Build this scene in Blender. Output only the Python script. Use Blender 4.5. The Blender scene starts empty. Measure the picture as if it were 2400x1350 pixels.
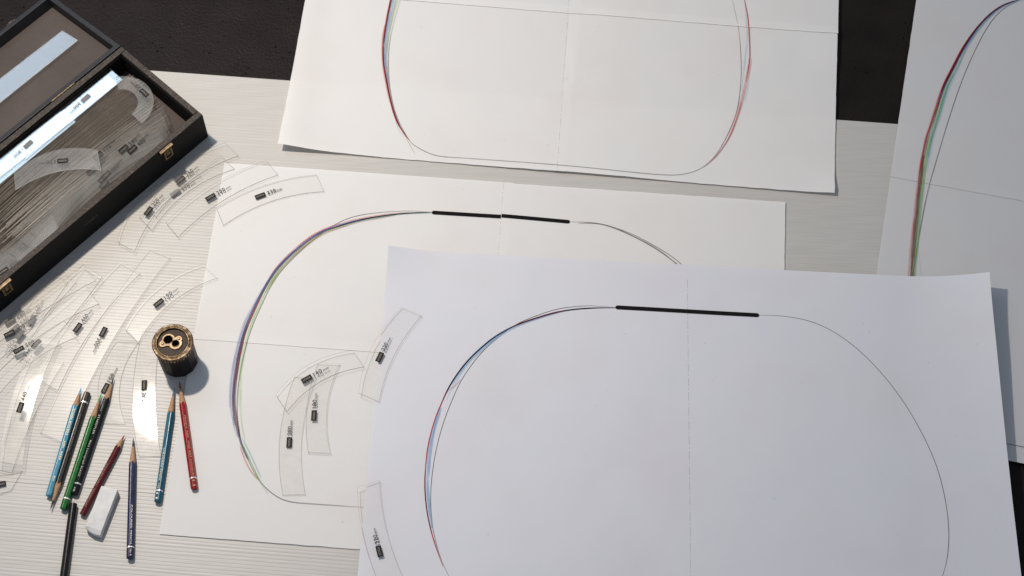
import bpy, math, random
from mathutils import Vector, Matrix, noise
random.seed(7)
sc = bpy.context.scene
COL = sc.collection

# ------------------------------------------------------------------ camera
CAM_H, TILT, FPX = 2.0845, math.radians(27.584), 4378.0
cam_d = bpy.data.cameras.new('camera')
cam = bpy.data.objects.new('camera', cam_d); COL.objects.link(cam)
cam.location = (0, 0, CAM_H); cam.rotation_euler = (TILT, 0, 0)
cam_d.sensor_width = 36; cam_d.lens = FPX / 2400 * 36
cam_d.clip_start = 0.01; cam_d.clip_end = 50
cam_d.dof.use_dof = True; cam_d.dof.focus_distance = 2.30; cam_d.dof.aperture_fstop = 9
sc.camera = cam

def gp(px, py, z=0.0):
    """photo pixel -> point on the horizontal plane at height z"""
    dx = (px - 1200) / FPX; dy = -(py - 675) / FPX
    d = Vector((dx, dy * math.cos(TILT) + math.sin(TILT), dy * math.sin(TILT) - math.cos(TILT)))
    s = (z - CAM_H) / d.z
    return Vector((0, 0, CAM_H)) + d * s

# ------------------------------------------------------------------ light
w = bpy.data.worlds.new('World'); sc.world = w; w.use_nodes = True
bg = w.node_tree.nodes['Background']
bg.inputs[0].default_value = (0.72, 0.82, 1.0, 1); bg.inputs[1].default_value = 0.33

def area(name, loc, target, sx, sy, power, col, shape='RECTANGLE'):
    l = bpy.data.lights.new(name, 'AREA'); l.shape = shape; l.size = sx; l.size_y = sy
    l.energy = power; l.color = col
    o = bpy.data.objects.new(name, l); COL.objects.link(o); o.location = loc
    o.rotation_euler = (Vector(target) - Vector(loc)).to_track_quat('-Z', 'Y').to_euler()
    return o
area('desk_lamp_light', (-0.72, 1.52, 1.37), (-0.22, 1.25, 0.0), 0.078, 0.078, 21.0, (1.0, 0.885, 0.765), 'DISK')
area('window_light', (-1.22, 2.40, 1.70), (-0.55, 1.2, 0.2), 0.80, 0.80, 8.0, (0.66, 0.83, 1.0))

vs = sc.view_settings
sc.display_settings.display_device = 'sRGB'
vs.view_transform = 'Standard'; vs.look = 'None'; vs.gamma = 1; vs.exposure = 0.0
vs.use_curve_mapping = False
sc.render.engine = 'CYCLES'
sc.cycles.transparent_max_bounces = 64; sc.cycles.max_bounces = 10
sc.cycles.caustics_reflective = False; sc.cycles.caustics_refractive = False

# ------------------------------------------------------------------ materials
class NT:
    def __init__(s, name):
        s.m = bpy.data.materials.new(name); s.m.use_nodes = True
        s.t = s.m.node_tree; s.t.nodes.clear()
        s.out = s.t.nodes.new('ShaderNodeOutputMaterial')
    def n(s, typ, **kw):
        x = s.t.nodes.new(typ)
        for k, v in kw.items():
            if k.startswith('i_'):
                key = k[2:]; key = int(key) if key.isdigit() else key.replace('_', ' ')
                x.inputs[key].default_value = v
            else: setattr(x, k, v)
        return x
    def l(s, a, b): s.t.links.new(a, b)
    def surf(s, sock): s.l(sock, s.out.inputs['Surface'])
    def coords(s, kind='Object', scale=(1, 1, 1), rot=(0, 0, 0)):
        tc = s.n('ShaderNodeTexCoord'); mp = s.n('ShaderNodeMapping')
        mp.inputs['Scale'].default_value = scale; mp.inputs['Rotation'].default_value = rot
        s.l(tc.outputs[kind], mp.inputs[0]); return mp.outputs[0]
    def noise(s, vec, scale, detail=3, rough=.5):
        x = s.n('ShaderNodeTexNoise'); x.inputs['Scale'].default_value = scale
        x.inputs['Detail'].default_value = detail; x.inputs['Roughness'].default_value = rough
        s.l(vec, x.inputs['Vector']); return x.outputs[0]
    def ramp(s, fac, stops):
        r = s.n('ShaderNodeValToRGB'); e = r.color_ramp.elements
        while len(e) < len(stops): e.new(0.5)
        for k, (p, c) in enumerate(stops):
            e[k].position = p; e[k].color = (*c, 1) if len(c) == 3 else c
        s.l(fac, r.inputs[0]); return r.outputs[0]
    def math(s, op, a, b=None, clamp=False):
        x = s.n('ShaderNodeMath', operation=op, use_clamp=clamp)
        for k, v in enumerate((a, b)):
            if v is None: continue
            if isinstance(v, (int, float)): x.inputs[k].default_value = v
            else: s.l(v, x.inputs[k])
        return x.outputs[0]
    def bump(s, h, strength, dist=.001):
        b = s.n('ShaderNodeBump'); b.inputs['Strength'].default_value = strength
        b.inputs['Distance'].default_value = dist; s.l(h, b.inputs['Height']); return b.outputs[0]
    def pbr(s, col, rough=.5, metal=0, spec=.5):
        p = s.n('ShaderNodeBsdfPrincipled')
        if isinstance(col, tuple): p.inputs['Base Color'].default_value = (*col, 1)
        else: s.l(col, p.inputs['Base Color'])
        if isinstance(rough, (int, float)): p.inputs['Roughness'].default_value = rough
        else: s.l(rough, p.inputs['Roughness'])
        p.inputs['Metallic'].default_value = metal; p.inputs['Specular IOR Level'].default_value = spec
        return p

def simple(name, col, rough=.5, metal=0, spec=.5, var=.12, scale=300, bump=0.0, bscale=900):
    t = NT(name); v = t.coords()
    c2 = tuple(x * (1 - var) for x in col); c3 = tuple(min(1, x * (1 + var)) for x in col)
    c = t.ramp(t.noise(v, scale, 4), [(.3, c2), (.7, c3)])
    rr = t.n('ShaderNodeMapRange'); rr.inputs['To Min'].default_value = max(.03, rough - .07)
    rr.inputs['To Max'].default_value = min(1, rough + .07); t.l(t.noise(v, scale * .6, 3), rr.inputs['Value'])
    p = t.pbr(c, rr.outputs[0], metal, spec)
    if bump: t.l(t.bump(t.noise(v, bscale, 4), bump, .0006), p.inputs['Normal'])
    t.surf(p.outputs[0]); return t.m

def paper_mat(name, col, transl):
    t = NT(name); v = t.coords()
    c = t.ramp(t.noise(v, 9, 4), [(.3, (col[0] * .985, col[1] * .965, col[2] * .965)), (.5, col), (.7, (col[0] * .985, col[1] * 1.0, col[2] * 1.01))])
    p = t.pbr(c, .62, 0, .35)
    h = t.math('ADD', t.noise(v, 1400, 3), t.math('MULTIPLY', t.noise(v, 26, 4), 5.0))
    nb = t.bump(h, .20, .0006); t.l(nb, p.inputs['Normal'])
    tr = t.n('ShaderNodeBsdfTranslucent'); tr.inputs[0].default_value = (.82, .80, .77, 1)
    mx = t.n('ShaderNodeMixShader'); mx.inputs[0].default_value = transl
    t.l(p.outputs[0], mx.inputs[1]); t.l(tr.outputs[0], mx.inputs[2]); t.surf(mx.outputs[0]); return t.m

MAT = {}
MAT['paper'] = paper_mat('taped drawing paper', (.83, .825, .81), .20)
MAT['paper_r'] = paper_mat('falloff-dimmed drawing paper', (.63, .632, .638), .12)  # darker copy of the taped paper; light falloff at the right put into its colour
MAT['paper_b'] = paper_mat('heavy cool white paper', (.672, .682, .725), .06)

# dark table: black-brown coated board with small pimples
t = NT('dark pitted table'); v = t.coords()
vo = t.n('ShaderNodeTexVoronoi'); vo.inputs['Scale'].default_value = 95; t.l(v, vo.inputs['Vector'])
dots = t.ramp(vo.outputs['Distance'], [(.0, (1, 1, 1)), (.16, (0, 0, 0))])
mask = t.ramp(t.noise(v, 22, 2), [(.45, (0, 0, 0)), (.56, (1, 1, 1))])
dm = t.math('MULTIPLY', dots, mask)
base = t.ramp(t.noise(v, 14, 5, .6), [(.3, (.0085, .006, .0055)), (.7, (.015, .0108, .0095))])
rg = t.n('ShaderNodeMapRange'); rg.inputs['To Min'].default_value = .36; rg.inputs['To Max'].default_value = .6
t.l(t.noise(v, 30, 5), rg.inputs['Value'])
p = t.pbr(base, rg.outputs[0], 0, .12)
h = t.math('ADD', dm, t.math('MULTIPLY', t.noise(v, 260, 4, .6), .35))
t.l(t.bump(h, .9, .0035), p.inputs['Normal']); t.surf(p.outputs[0]); MAT['table'] = t.m

# translucent white corrugated plastic
t = NT('corrugated polypropylene'); v = t.coords()
c = t.ramp(t.noise(t.coords(scale=(3, 40, 1)), 6, 4), [(.25, (.465, .453, .428)), (.75, (.51, .498, .472))])
rg = t.n('ShaderNodeMapRange'); rg.inputs['To Min'].default_value = .34; rg.inputs['To Max'].default_value = .50
t.l(t.noise(t.coords(scale=(5, 120, 1)), 8, 4), rg.inputs['Value'])
p = t.pbr(c, rg.outputs[0], 0, .42)
h = t.math('ADD', t.math('MULTIPLY', t.noise(t.coords(scale=(14, 420, 1)), 1, 2), .5), t.math('MULTIPLY', t.noise(v, 40, 3), 1.6))
t.l(t.bump(h, .11, .0007), p.inputs['Normal'])
p.inputs['Subsurface Weight'].default_value = 0.0
t.surf(p.outputs[0]); MAT['board'] = t.m

# clear acetate: flat faces
def acetate(name, refl, haze, tint=(.996, .996, .992), rough=.03, wave=.010, hrough=.36, dust=0, dcol=(.86, .85, .83)):
    """transparent film: a sharp reflection plus a faint scratched haze"""
    t = NT(name); v = t.coords()
    lw = t.n('ShaderNodeLayerWeight'); lw.inputs[0].default_value = .5
    fac = t.math('ADD', t.math('MULTIPLY', t.math('POWER', lw.outputs['Facing'], 4), .5), refl, True)
    tp = t.n('ShaderNodeBsdfTransparent'); tp.inputs[0].default_value = (*tint, 1)
    gl = t.n('ShaderNodeBsdfGlossy'); gl.inputs['Roughness'].default_value = rough
    gl.inputs[0].default_value = (1, 1, 1, 1)
    t.l(t.bump(t.noise(v, 34, 2), 1.0, wave * .01), gl.inputs['Normal'])
    out = gl.outputs[0]
    if haze:
        hs = None
        for a, sx in ((.5, 40), (-.7, 36), (1.9, 44), (1.2, 30)):
            nn = t.noise(t.coords(scale=(sx, 700, 1), rot=(0, 0, a)), 1, 4, .75)
            hs = nn if hs is None else t.math('MAXIMUM', hs, nn)
        sm = t.noise(v, 55, 3)
        hz = t.n('ShaderNodeBsdfGlossy'); hz.inputs['Roughness'].default_value = hrough
        col = t.ramp(t.math('ADD', t.math('MULTIPLY', hs, .75), t.math('MULTIPLY', sm, .25)), [(.50, (.12, .12, .12)), (.66, (1, 1, 1))])
        t.l(col, hz.inputs[0])
        m2 = t.n('ShaderNodeMixShader'); m2.inputs[0].default_value = haze
        t.l(gl.outputs[0], m2.inputs[1]); t.l(hz.outputs[0], m2.inputs[2]); out = m2.outputs[0]
    mx = t.n('ShaderNodeMixShader'); t.l(fac, mx.inputs[0]); t.l(tp.outputs[0], mx.inputs[1]); t.l(out, mx.inputs[2])
    res = mx.outputs[0]
    if dust:  # amount of pale diffuse milkiness mixed unevenly into the film
        df = t.n('ShaderNodeBsdfDiffuse'); df.inputs[0].default_value = (*dcol, 1)
        md = t.n('ShaderNodeMixShader'); t.l(t.math('MULTIPLY', t.noise(v, 32, 3), dust * 2), md.inputs[0])
        t.l(res, md.inputs[1]); t.l(df.outputs[0], md.inputs[2]); res = md.outputs[0]
    t.surf(res); return t.m
MAT['acetate'] = acetate('clear acetate', .006, 0, (.998, .998, .996), .22, dust=.022)
MAT['acetate_worn'] = acetate('scratched clear acetate', .012, .66, (.994, .994, .99), .05, .006, dust=.07)
MAT['acetate_strip'] = acetate('glossy clear acetate', .14, 0, (.97, .975, .97), .10, .004)
MAT['acetate_mid'] = acetate('dull clear acetate', .08, 0, (.96, .96, .955), .18, .02)
MAT['acetate_box'] = acetate('milky clear acetate', .010, 0, (.972, .964, .950), .25, .01, dust=.022, dcol=(.50, .46, .41))
MAT['acetate_milky'] = acetate('milky scratched acetate', .012, .4, (.98, .98, .975), .15, .01, dust=.07, dcol=(.7, .67, .63))
def edge_mat(name, col, tr):
    t = NT(name); tp = t.n('ShaderNodeBsdfTransparent'); tp.inputs[0].default_value = (.93, .91, .88, 1)
    p = t.pbr(col, .35, 0, .35); mx = t.n('ShaderNodeMixShader')
    nz = t.noise(t.coords(), 60, 3)
    t.l(t.math('MULTIPLY', t.math('ADD', nz, .5), 1 - tr, True), mx.inputs[0])
    t.l(tp.outputs[0], mx.inputs[1]); t.l(p.outputs[0], mx.inputs[2]); t.surf(mx.outputs[0]); return t.m
MAT['edge'] = edge_mat('acetate cut edge', (.27, .25, .235), .42)
MAT['edge_light'] = edge_mat('pale acetate cut edge', (.74, .71, .68), .30)
MAT['edge_pink'] = edge_mat('pink pencil smeared edge', (.50, .27, .27), .45)
MAT['edge_box'] = edge_mat('acetate edge in case', (.24, .215, .185), .45)

MAT['plate'] = simple('black printed plate', (.010, .010, .010), .6, 0, .15)
MAT['plate_grey'] = simple('faded printed plate', (.16, .16, .16), .6, 0, .2)
MAT['plate_text'] = simple('cream reversed lettering', (.19, .17, .14), .5)
MAT['ink'] = simple('black printing ink', (.018, .018, .018), .5)
MAT['ink_grey'] = simple('printing ink seen through plastic', (.17, .16, .155), .5)

MAT['leather'] = simple('worn black leathercloth', (.008, .0075, .0075), .55, 0, .12, .3, 500, .6, 1500)
t = NT('scuffed case rim'); v = t.coords()
c = t.ramp(t.noise(v, 420, 5, .7), [(.42, (.016, .013, .012)), (.60, (.060, .042, .030)), (.74, (.30, .20, .12))])
p = t.pbr(c, .6, 0, .4); t.l(t.bump(t.noise(v, 900, 4), .7, .0008), p.inputs['Normal']); t.surf(p.outputs[0]); MAT['rim'] = t.m
t = NT('lid rim blue black'); v = t.coords()
c = t.ramp(t.noise(v, 350, 5, .7), [(.45, (.014, .015, .018)), (.70, (.030, .031, .036)), (.80, (.20, .14, .08))])
p = t.pbr(c, .5, 0, .4); t.l(t.bump(t.noise(v, 900, 4), .6, .0008), p.inputs['Normal']); t.surf(p.outputs[0]); MAT['lidrim'] = t.m
MAT['inner'] = simple('black inner wall', (.007, .0065, .006), .8, 0, .2)
t = NT('brown grey felt lining'); v = t.coords()
c = t.ramp(t.math('ADD', t.math('MULTIPLY', t.noise(v, 1600, 3), .6), t.math('MULTIPLY', t.noise(v, 10, 4), .4)),
           [(.35, (.066, .055, .050)), (.65, (.118, .099, .091))])
p = t.pbr(c, .9, 0, .1); t.l(t.bump(t.noise(v, 1800, 3), .5, .0006), p.inputs['Normal']); t.surf(p.outputs[0]); MAT['felt'] = t.m
MAT['brass'] = simple('aged brass', (.19, .135, .075), .45, 1, .5, .35, 260, .25, 700)
MAT['brass_dark'] = simple('tarnished brass fitting', (.15, .11, .07), .45, 1, .5, .4, 300, .3, 800)
t = NT('worn bronze top'); v = t.coords()
c = t.ramp(t.noise(v, 150, 6, .65), [(.34, (.05, .033, .020)), (.52, (.17, .115, .068)), (.72, (.60, .47, .31))])
rg = t.n('ShaderNodeMapRange'); rg.inputs['To Min'].default_value = .34; rg.inputs['To Max'].default_value = .6
t.l(t.noise(v, 220, 4), rg.inputs['Value'])
p = t.pbr(c, rg.outputs[0], 1, .5); t.l(t.bump(t.noise(v, 500, 5), .3, .0006), p.inputs['Normal']); t.surf(p.outputs[0]); MAT['bronze'] = t.m
t = NT('dark recess metal'); v = t.coords()
c = t.ramp(t.noise(v, 300, 6, .7), [(.3, (.012, .008, .005)), (.7, (.045, .030, .019))])
p = t.pbr(c, .55, .3, .3); t.l(t.bump(t.noise(v, 600, 5), .4, .0006), p.inputs['Normal']); t.surf(p.outputs[0]); MAT['recess'] = t.m
t = NT('dark brown bakelite'); v = t.coords()
c = t.ramp(t.noise(v, 120, 5), [(.3, (.006, .0038, .0034)), (.7, (.014, .0085, .007))])
p = t.pbr(c, .45, 0, .10); t.l(t.bump(t.noise(v, 350, 4), .12, .0005), p.inputs['Normal']); t.surf(p.outputs[0]); MAT['bakelite'] = t.m
MAT['hole'] = simple('painted hole shade', (.002, .002, .002), .9, 0, 0)
MAT['steel'] = simple('steel screw', (.5, .46, .4), .3, 1)
MAT['wood'] = simple('sharpened cedar', (.42, .25, .14), .7, 0, .3, .2, 350, .3, 900)
MAT['silver'] = simple('silver ring', (.78, .77, .75), .3, .6)
MAT['gold'] = simple('gold foil print', (.62, .48, .27), .30, .9, .5, .5, 900)
MAT['whitefoil'] = simple('pale foil print', (.60, .57, .52), .35, .5, .5, .4, 900)
t = NT('used eraser vinyl'); v = t.coords()
c = t.ramp(t.noise(v, 60, 5, .6), [(.35, (.60, .595, .585)), (.65, (.71, .71, .70))])
sp = t.ramp(t.noise(v, 260, 2), [(.70, (0, 0, 0)), (.76, (1, 1, 1))])
mxc = t.n('ShaderNodeMixRGB'); t.l(t.math('MULTIPLY', sp, .6), mxc.inputs[0]); t.l(c, mxc.inputs[1]); mxc.inputs[2].default_value = (.2, .19, .18, 1)
p = t.pbr(mxc.outputs[0], .6, 0, .35); t.l(t.bump(t.noise(v, 200, 4), .3, .0006), p.inputs['Normal']); t.surf(p.outputs[0]); MAT['eraser'] = t.m

def paint(name, col, rough=.27):
    return simple(name, tuple(c * .8 for c in col), rough, 0, .35, .18, 160, .12, 500)

def stroke_mat(name, col, alpha, grain, hatch=0.0, strand=True):
    """pencil pigment on paper tooth: alpha broken by grain; UV in metres (along, across)"""
    t = NT(name); tc = t.n('ShaderNodeTexCoord'); mp = t.n('ShaderNodeMapping')
    t.l(tc.outputs['UV'], mp.inputs[0]); u = mp.outputs[0]
    g = t.noise(u, 2600, 3, .7)
    m2 = t.n('ShaderNodeMapping'); m2.inputs['Scale'].default_value = (26, 1500, 1); t.l(tc.outputs['UV'], m2.inputs[0])
    lo = t.noise(m2.outputs[0], 1, 3)
    a = t.math('SUBTRACT', 1.0, t.math('MULTIPLY', g, grain))
    if strand: a = t.math('MULTIPLY', a, t.math('ADD', t.math('MULTIPLY', t.math('SUBTRACT', lo, .40), 4.5, True), .30))
    else: a = t.math('MULTIPLY', a, t.math('ADD', t.math('MULTIPLY', lo, 1.3), .30))
    if hatch:
        m3 = t.n('ShaderNodeMapping'); m3.inputs['Rotation'].default_value = (0, 0, .5); t.l(tc.outputs['UV'], m3.inputs[0])
        wv = t.n('ShaderNodeTexWave'); wv.inputs['Scale'].default_value = 120; wv.inputs['Distortion'].default_value = 2.5
        wv.inputs['Detail'].default_value = 2; t.l(m3.outputs[0], wv.inputs['Vector'])
        a = t.math('MULTIPLY', a, t.math('ADD', t.math('MULTIPLY', wv.outputs[1], hatch), 1 - hatch * .6))
    a = t.math('MULTIPLY', a, alpha, True)
    d = t.n('ShaderNodeBsdfDiffuse'); d.inputs[0].default_value = (*col, 1)
    tp = t.n('ShaderNodeBsdfTransparent'); mx = t.n('ShaderNodeMixShader')
    t.l(a, mx.inputs[0]); t.l(tp.outputs[0], mx.inputs[1]); t.l(d.outputs[0], mx.inputs[2]); t.surf(mx.outputs[0])
    return t.m
SM = {}
for n_, c_, a_, g_, h_ in [
    ('red', (.46, .035, .035), 1.1, .6, 0), ('pink', (.62, .16, .14), .85, .9, .6), ('darkred', (.11, .012, .014), 1.6, .4, 0),
    ('indigo', (.042, .042, .15), 1.0, .8, .3), ('blue', (.05, .12, .42), 1.0, .9, .3), ('skyblue', (.16, .36, .66), .8, .9, .4),
    ('lavender', (.20, .26, .52), .6, 1.0, .9), ('paleblue', (.36, .56, .74), .6, .9, .4), ('teal', (.10, .36, .44), .75, .9, .3),
    ('olive', (.24, .21, .045), .95, 1.0, .8), ('tan', (.46, .34, .15), .7, 1.0, .3), ('lime', (.36, .60, .20), .55, 1.0, .9),
    ('green', (.13, .42, .08), .9, .9, .5), ('brown', (.17, .055, .045), 1.05, .8, .4), ('black', (.012, .011, .014), 1.6, .4, 0),
    ('graphite', (.13, .12, .12), 1.2, .35, 0), ('graphite_soft', (.15, .145, .15), .9, .5, 0), ('marker', (.013, .012, .012), 4.0, 0, 0),
    ('centre', (.25, .24, .24), .40, .4, 0), ('greyviolet', (.20, .17, .24), .8, .9, .4)]:
    SM[n_] = stroke_mat(n_ + ' pencil pigment', c_, a_, g_, h_, n_ not in ('marker', 'graphite', 'graphite_soft', 'centre', 'black', 'red', 'darkred'))

# ------------------------------------------------------------------ builders
def mesh_obj(name, verts, faces, mats, parent=None, fmat=None, smooth=False, uvs=None):
    me = bpy.data.meshes.new(name); me.from_pydata([tuple(v) for v in verts], [], faces)
    for m in (mats if isinstance(mats, (list, tuple)) else [mats]): me.materials.append(m)
    if fmat: me.polygons.foreach_set('material_index', fmat)
    if smooth: me.polygons.foreach_set('use_smooth', [True] * len(me.polygons))
    if uvs:
        ul = me.uv_layers.new(name='UVMap')
        for lp in me.loops: ul.data[lp.index].uv = uvs[lp.vertex_index]
    me.update()
    o = bpy.data.objects.new(name, me); COL.objects.link(o)
    if parent: o.parent = parent
    return o
def tag(o, label, cat, group=None):
    o['label'] = label; o['category'] = cat
    if group: o['group'] = group
    return o
def thing(name, label, cat, loc=(0, 0, 0), group=None):
    o = bpy.data.objects.new(name, None); COL.objects.link(o); o.location = loc
    o.empty_display_size = .01
    return tag(o, label, cat, group)
class MB:
    def __init__(s): s.v = []; s.f = []; s.m = []
    def add(s, vs_, fs_, mi=0):
        b = len(s.v); s.v += [Vector(x) for x in vs_]; s.f += [tuple(b + i for i in f) for f in fs_]; s.m += [mi] * len(fs_)
    def box(s, c, size, M=None, mi=0):
        hx, hy, hz = (k / 2 for k in size); vs_ = []
        for z in (-hz, hz):
            for x, y in ((-hx, -hy), (hx, -hy), (hx, hy), (-hx, hy)):
                p = Vector((x, y, z)) + Vector(c); vs_.append(M @ p if M else p)
        s.add(vs_, [(3, 2, 1, 0), (4, 5, 6, 7), (0, 1, 5, 4), (1, 2, 6, 5), (2, 3, 7, 6), (3, 0, 4, 7)], mi)
    def lathe(s, prof, n=48, c=(0, 0, 0), caps=True, mi=0):
        c = Vector(c); vs_ = []; fs_ = []
        for r, z in prof:
            for k in range(n):
                a = 2 * math.pi * k / n; vs_.append(c + Vector((r * math.cos(a), r * math.sin(a), z)))
        for j in range(len(prof) - 1):
            for k in range(n):
                k2 = (k + 1) % n; fs_.append((j * n + k, j * n + k2, (j + 1) * n + k2, (j + 1) * n + k))
        if caps:
            fs_.append(tuple(range(n - 1, -1, -1))); fs_.append(tuple((len(prof) - 1) * n + k for k in range(n)))
        s.add(vs_, fs_, mi)
    def build(s, name, mats, parent=None, smooth=False):
        return mesh_obj(name, s.v, s.f, mats, parent, s.m, smooth)

def bevel(o, w=.0006, seg=2):
    b = o.modifiers.new('bevel', 'BEVEL'); b.width = w; b.segments = seg; b.limit_method = 'ANGLE'; b.angle_limit = math.radians(35)

_font = {}
def text_mesh(body, bold=0.0):
    key = (body, bold)
    if key in _font: return _font[key]
    cu = bpy.data.curves.new('text', 'FONT'); cu.body = body; cu.size = 1; cu.offset = bold
    cu.space_character = 1.12; cu.align_x = 'LEFT'; cu.align_y = 'CENTER'; cu.resolution_u = 3
    ob = bpy.data.objects.new('text_tmp', cu); COL.objects.link(ob)
    dg = bpy.context.evaluated_depsgraph_get(); dg.update()
    me = bpy.data.meshes.new_from_object(ob.evaluated_get(dg))
    V = [tuple(v.co) for v in me.vertices]; Fc = [tuple(p.vertices) for p in me.polygons]
    bpy.data.objects.remove(ob); bpy.data.meshes.remove(me)
    xs = [v[0] for v in V]; _font[key] = (V, Fc, min(xs), max(xs))
    return _font[key]
def text_obj(name, body, origin, xdir, ydir, height, mat, parent=None, length=None, bold=.02, center=False, extra=None):
    """flat lettering: origin = left middle, xdir/ydir unit vectors"""
    V, Fc, x0, x1 = text_mesh(body, bold)
    sy = height / .72; sx = sy if not length else length / (x1 - x0)
    off = (x0 + x1) / 2 if center else x0
    vv = [Vector(origin) + Vector(xdir) * ((v[0] - off) * sx) + Vector(ydir) * (v[1] * sy) for v in V]
    ff = list(Fc)
    if extra:   # small unit suffix set after the number
        V2, F2, a0, a1 = text_mesh(extra, bold * .6); b = len(vv)
        start = (x1 - off) * sx + height * .22
        vv += [Vector(origin) + Vector(xdir) * (start + (v[0] - a0) * sx * .62 + v[1] * sx * .1) + Vector(ydir) * (v[1] * sy * .62 - height * .16) for v in V2]
        ff += [tuple(b + i for i in f) for f in F2]
    return mesh_obj(name, vv, ff, mat, parent)

def catmull(P, per=8):
    P = [Vector(p) for p in P]
    if len(P) == 2: return [P[0].lerp(P[1], k / per) for k in range(per + 1)]
    Q = [P[0] * 2 - P[1]] + P + [P[-1] * 2 - P[-2]]; out = []
    for i in range(1, len(Q) - 2):
        a, b, c, d = Q[i - 1:i + 3]
        for k in range(per):
            t_ = k / per
            out.append(.5 * ((2 * b) + (c - a) * t_ + (2 * a - 5 * b + 4 * c - d) * t_ ** 2 + (3 * b - a - 3 * c + d) * t_ ** 3))
    out.append(Q[-2]); return out

def smooth_line(C, it=14):
    if len(C) < 20: return C
    C = [p.copy() for p in C]
    for _ in range(it):
        D = [C[0]] + [C[k] * .5 + (C[k - 1] + C[k + 1]) * .25 for k in range(1, len(C) - 1)] + [C[-1]]
        C = D
    return C
# ------------------------------------------------------------------ setting: table and boards
K = .87e-3     # fitted millimetres -> metres of the place
TZ = -.0042
def sheet_grid(x0, x1, y0, y1, z): return [(x0, y0, z), (x1, y0, z), (x1, y1, z), (x0, y1, z)]
tb = MB(); tb.box((0, 1.15, TZ - .02), (2.6, 2.4, .04))
o = tb.build('table_top', MAT['table']); o['kind'] = 'structure'

def board(name, label, origin, ang, length, depth, ztop, pitch=.0046):
    """fluted twin-wall sheet: shallow pillows between ribs, real relief"""
    ca, sa = math.cos(ang), math.sin(ang)
    ex = Vector((ca, sa, 0)); ey = Vector((-sa, ca, 0)); o0 = Vector(origin)
    n = int(depth / pitch); prof = []
    for k in range(n):
        jig = random.uniform(-.00012, .00012)
        for f, z in ((0.0, -.00016), (.10, -.00004), (.30, .0 + jig * .15), (.55, .00002 + jig * .45), (.80, -.00001), (.93, -.00004)):
            prof.append((-(k + f) * pitch, z))
    prof.append((-n * pitch, -.0003))
    nx = 44; V = []; Fc = []
    for j, (y, z) in enumerate(prof):
        for i in range(nx + 1):
            x = length * i / nx; p = o0 + ex * x + ey * y
            wv = noise.noise(Vector((p.x * 5, p.y * 5, 1.7))) * .00035
            V.append((p.x, p.y, ztop - .0004 + z + wv))
    W = nx + 1
    for j in range(len(prof) - 1):
        for i in range(nx):
            a = j * W + i; Fc.append((a, a + W, a + W + 1, a + 1))
    zb = ztop - .0040; b = len(V); last = len(prof) - 1
    rimi = [i for i in range(W)] + [j * W + nx for j in range(1, last + 1)] + [last * W + i for i in range(nx - 1, -1, -1)] + [j * W for j in range(last - 1, 0, -1)]
    for i in rimi: V.append((V[i][0], V[i][1], zb))
    m = len(rimi)
    for k in range(m):
        k2 = (k + 1) % m; Fc.append((rimi[k], rimi[k2], b + k2, b + k))
    Fc.append(tuple(b + k for k in range(m)))
    ob = mesh_obj(name, V, Fc, MAT['board'])
    tag(ob, label, 'plastic sheet'); return ob
bang = -.0853
TL = gp(355, 165); ex = Vector((math.cos(bang), math.sin(bang), 0))
BO = TL - ex * .42
BLEN = .42 + 1.075
joint = gp(60, 1137)
ey = Vector((-math.sin(bang), math.cos(bang), 0))
depth1 = int((BO - joint).dot(ey) / .0046) * .0046 + 1e-6
board('corrugated_plastic_sheet', 'large milky white corrugated plastic sheet covering the dark table under the drawings', BO, bang, BLEN, depth1, 0.0)
board('corrugated_plastic_sheet', 'narrow milky white corrugated plastic sheet butted along the front of the larger one', BO - ey * (depth1 + .00015) + ex * .01, bang, BLEN - .01, .34, -.0003)

# ------------------------------------------------------------------ drawing sheets
class Sheet:
    def __init__(s, root, c, ang, zf): s.root = root; s.c = Vector(c); s.ang = ang; s.zf = zf
    def w(s, u, v): 
        return Vector((s.c.x + u * math.cos(s.ang) - v * math.sin(s.ang), s.c.y + u * math.sin(s.ang) + v * math.cos(s.ang), 0))
    def loc(s, p):
        d = Vector(p) - s.c; return (d.x * math.cos(s.ang) + d.y * math.sin(s.ang), -d.x * math.sin(s.ang) + d.y * math.cos(s.ang))
    def z(s, x, y): return s.zf(*s.loc((x, y, 0)))
    def page(s, u0, u1, v0, v1, layer, mat='paper', wob=.0006, name='page'):
        nx = max(6, int((u1 - u0) / .009)); ny = max(6, int((v1 - v0) / .009)); V = []; Fc = []
        for j in range(ny + 1):
            for i in range(nx + 1):
                u = u0 + (u1 - u0) * i / nx; v = v0 + (v1 - v0) * j / ny
                p = s.w(u, v); z = s.zf(u, v) + layer * .00022 + (.00045 * math.exp(-((v - v0) / .009) ** 2) if layer >= 2 else 0)
                if i in (0, nx): p += Vector((noise.noise(Vector((v * 60, layer, 0))) * wob, 0, 0))
                if j in (0, ny): p += Vector((0, noise.noise(Vector((u * 60, layer, 5))) * wob, 0))
                V.append((p.x, p.y, z))
        for j in range(ny):
            for i in range(nx):
                a = j * (nx + 1) + i; Fc.append((a, a + 1, a + nx + 2, a + nx + 1))
        return mesh_obj(name, V, Fc, MAT[mat], s.root, smooth=True)
def nz(u, v, f, seed): return noise.noise(Vector((u * f, v * f, seed)))

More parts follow.
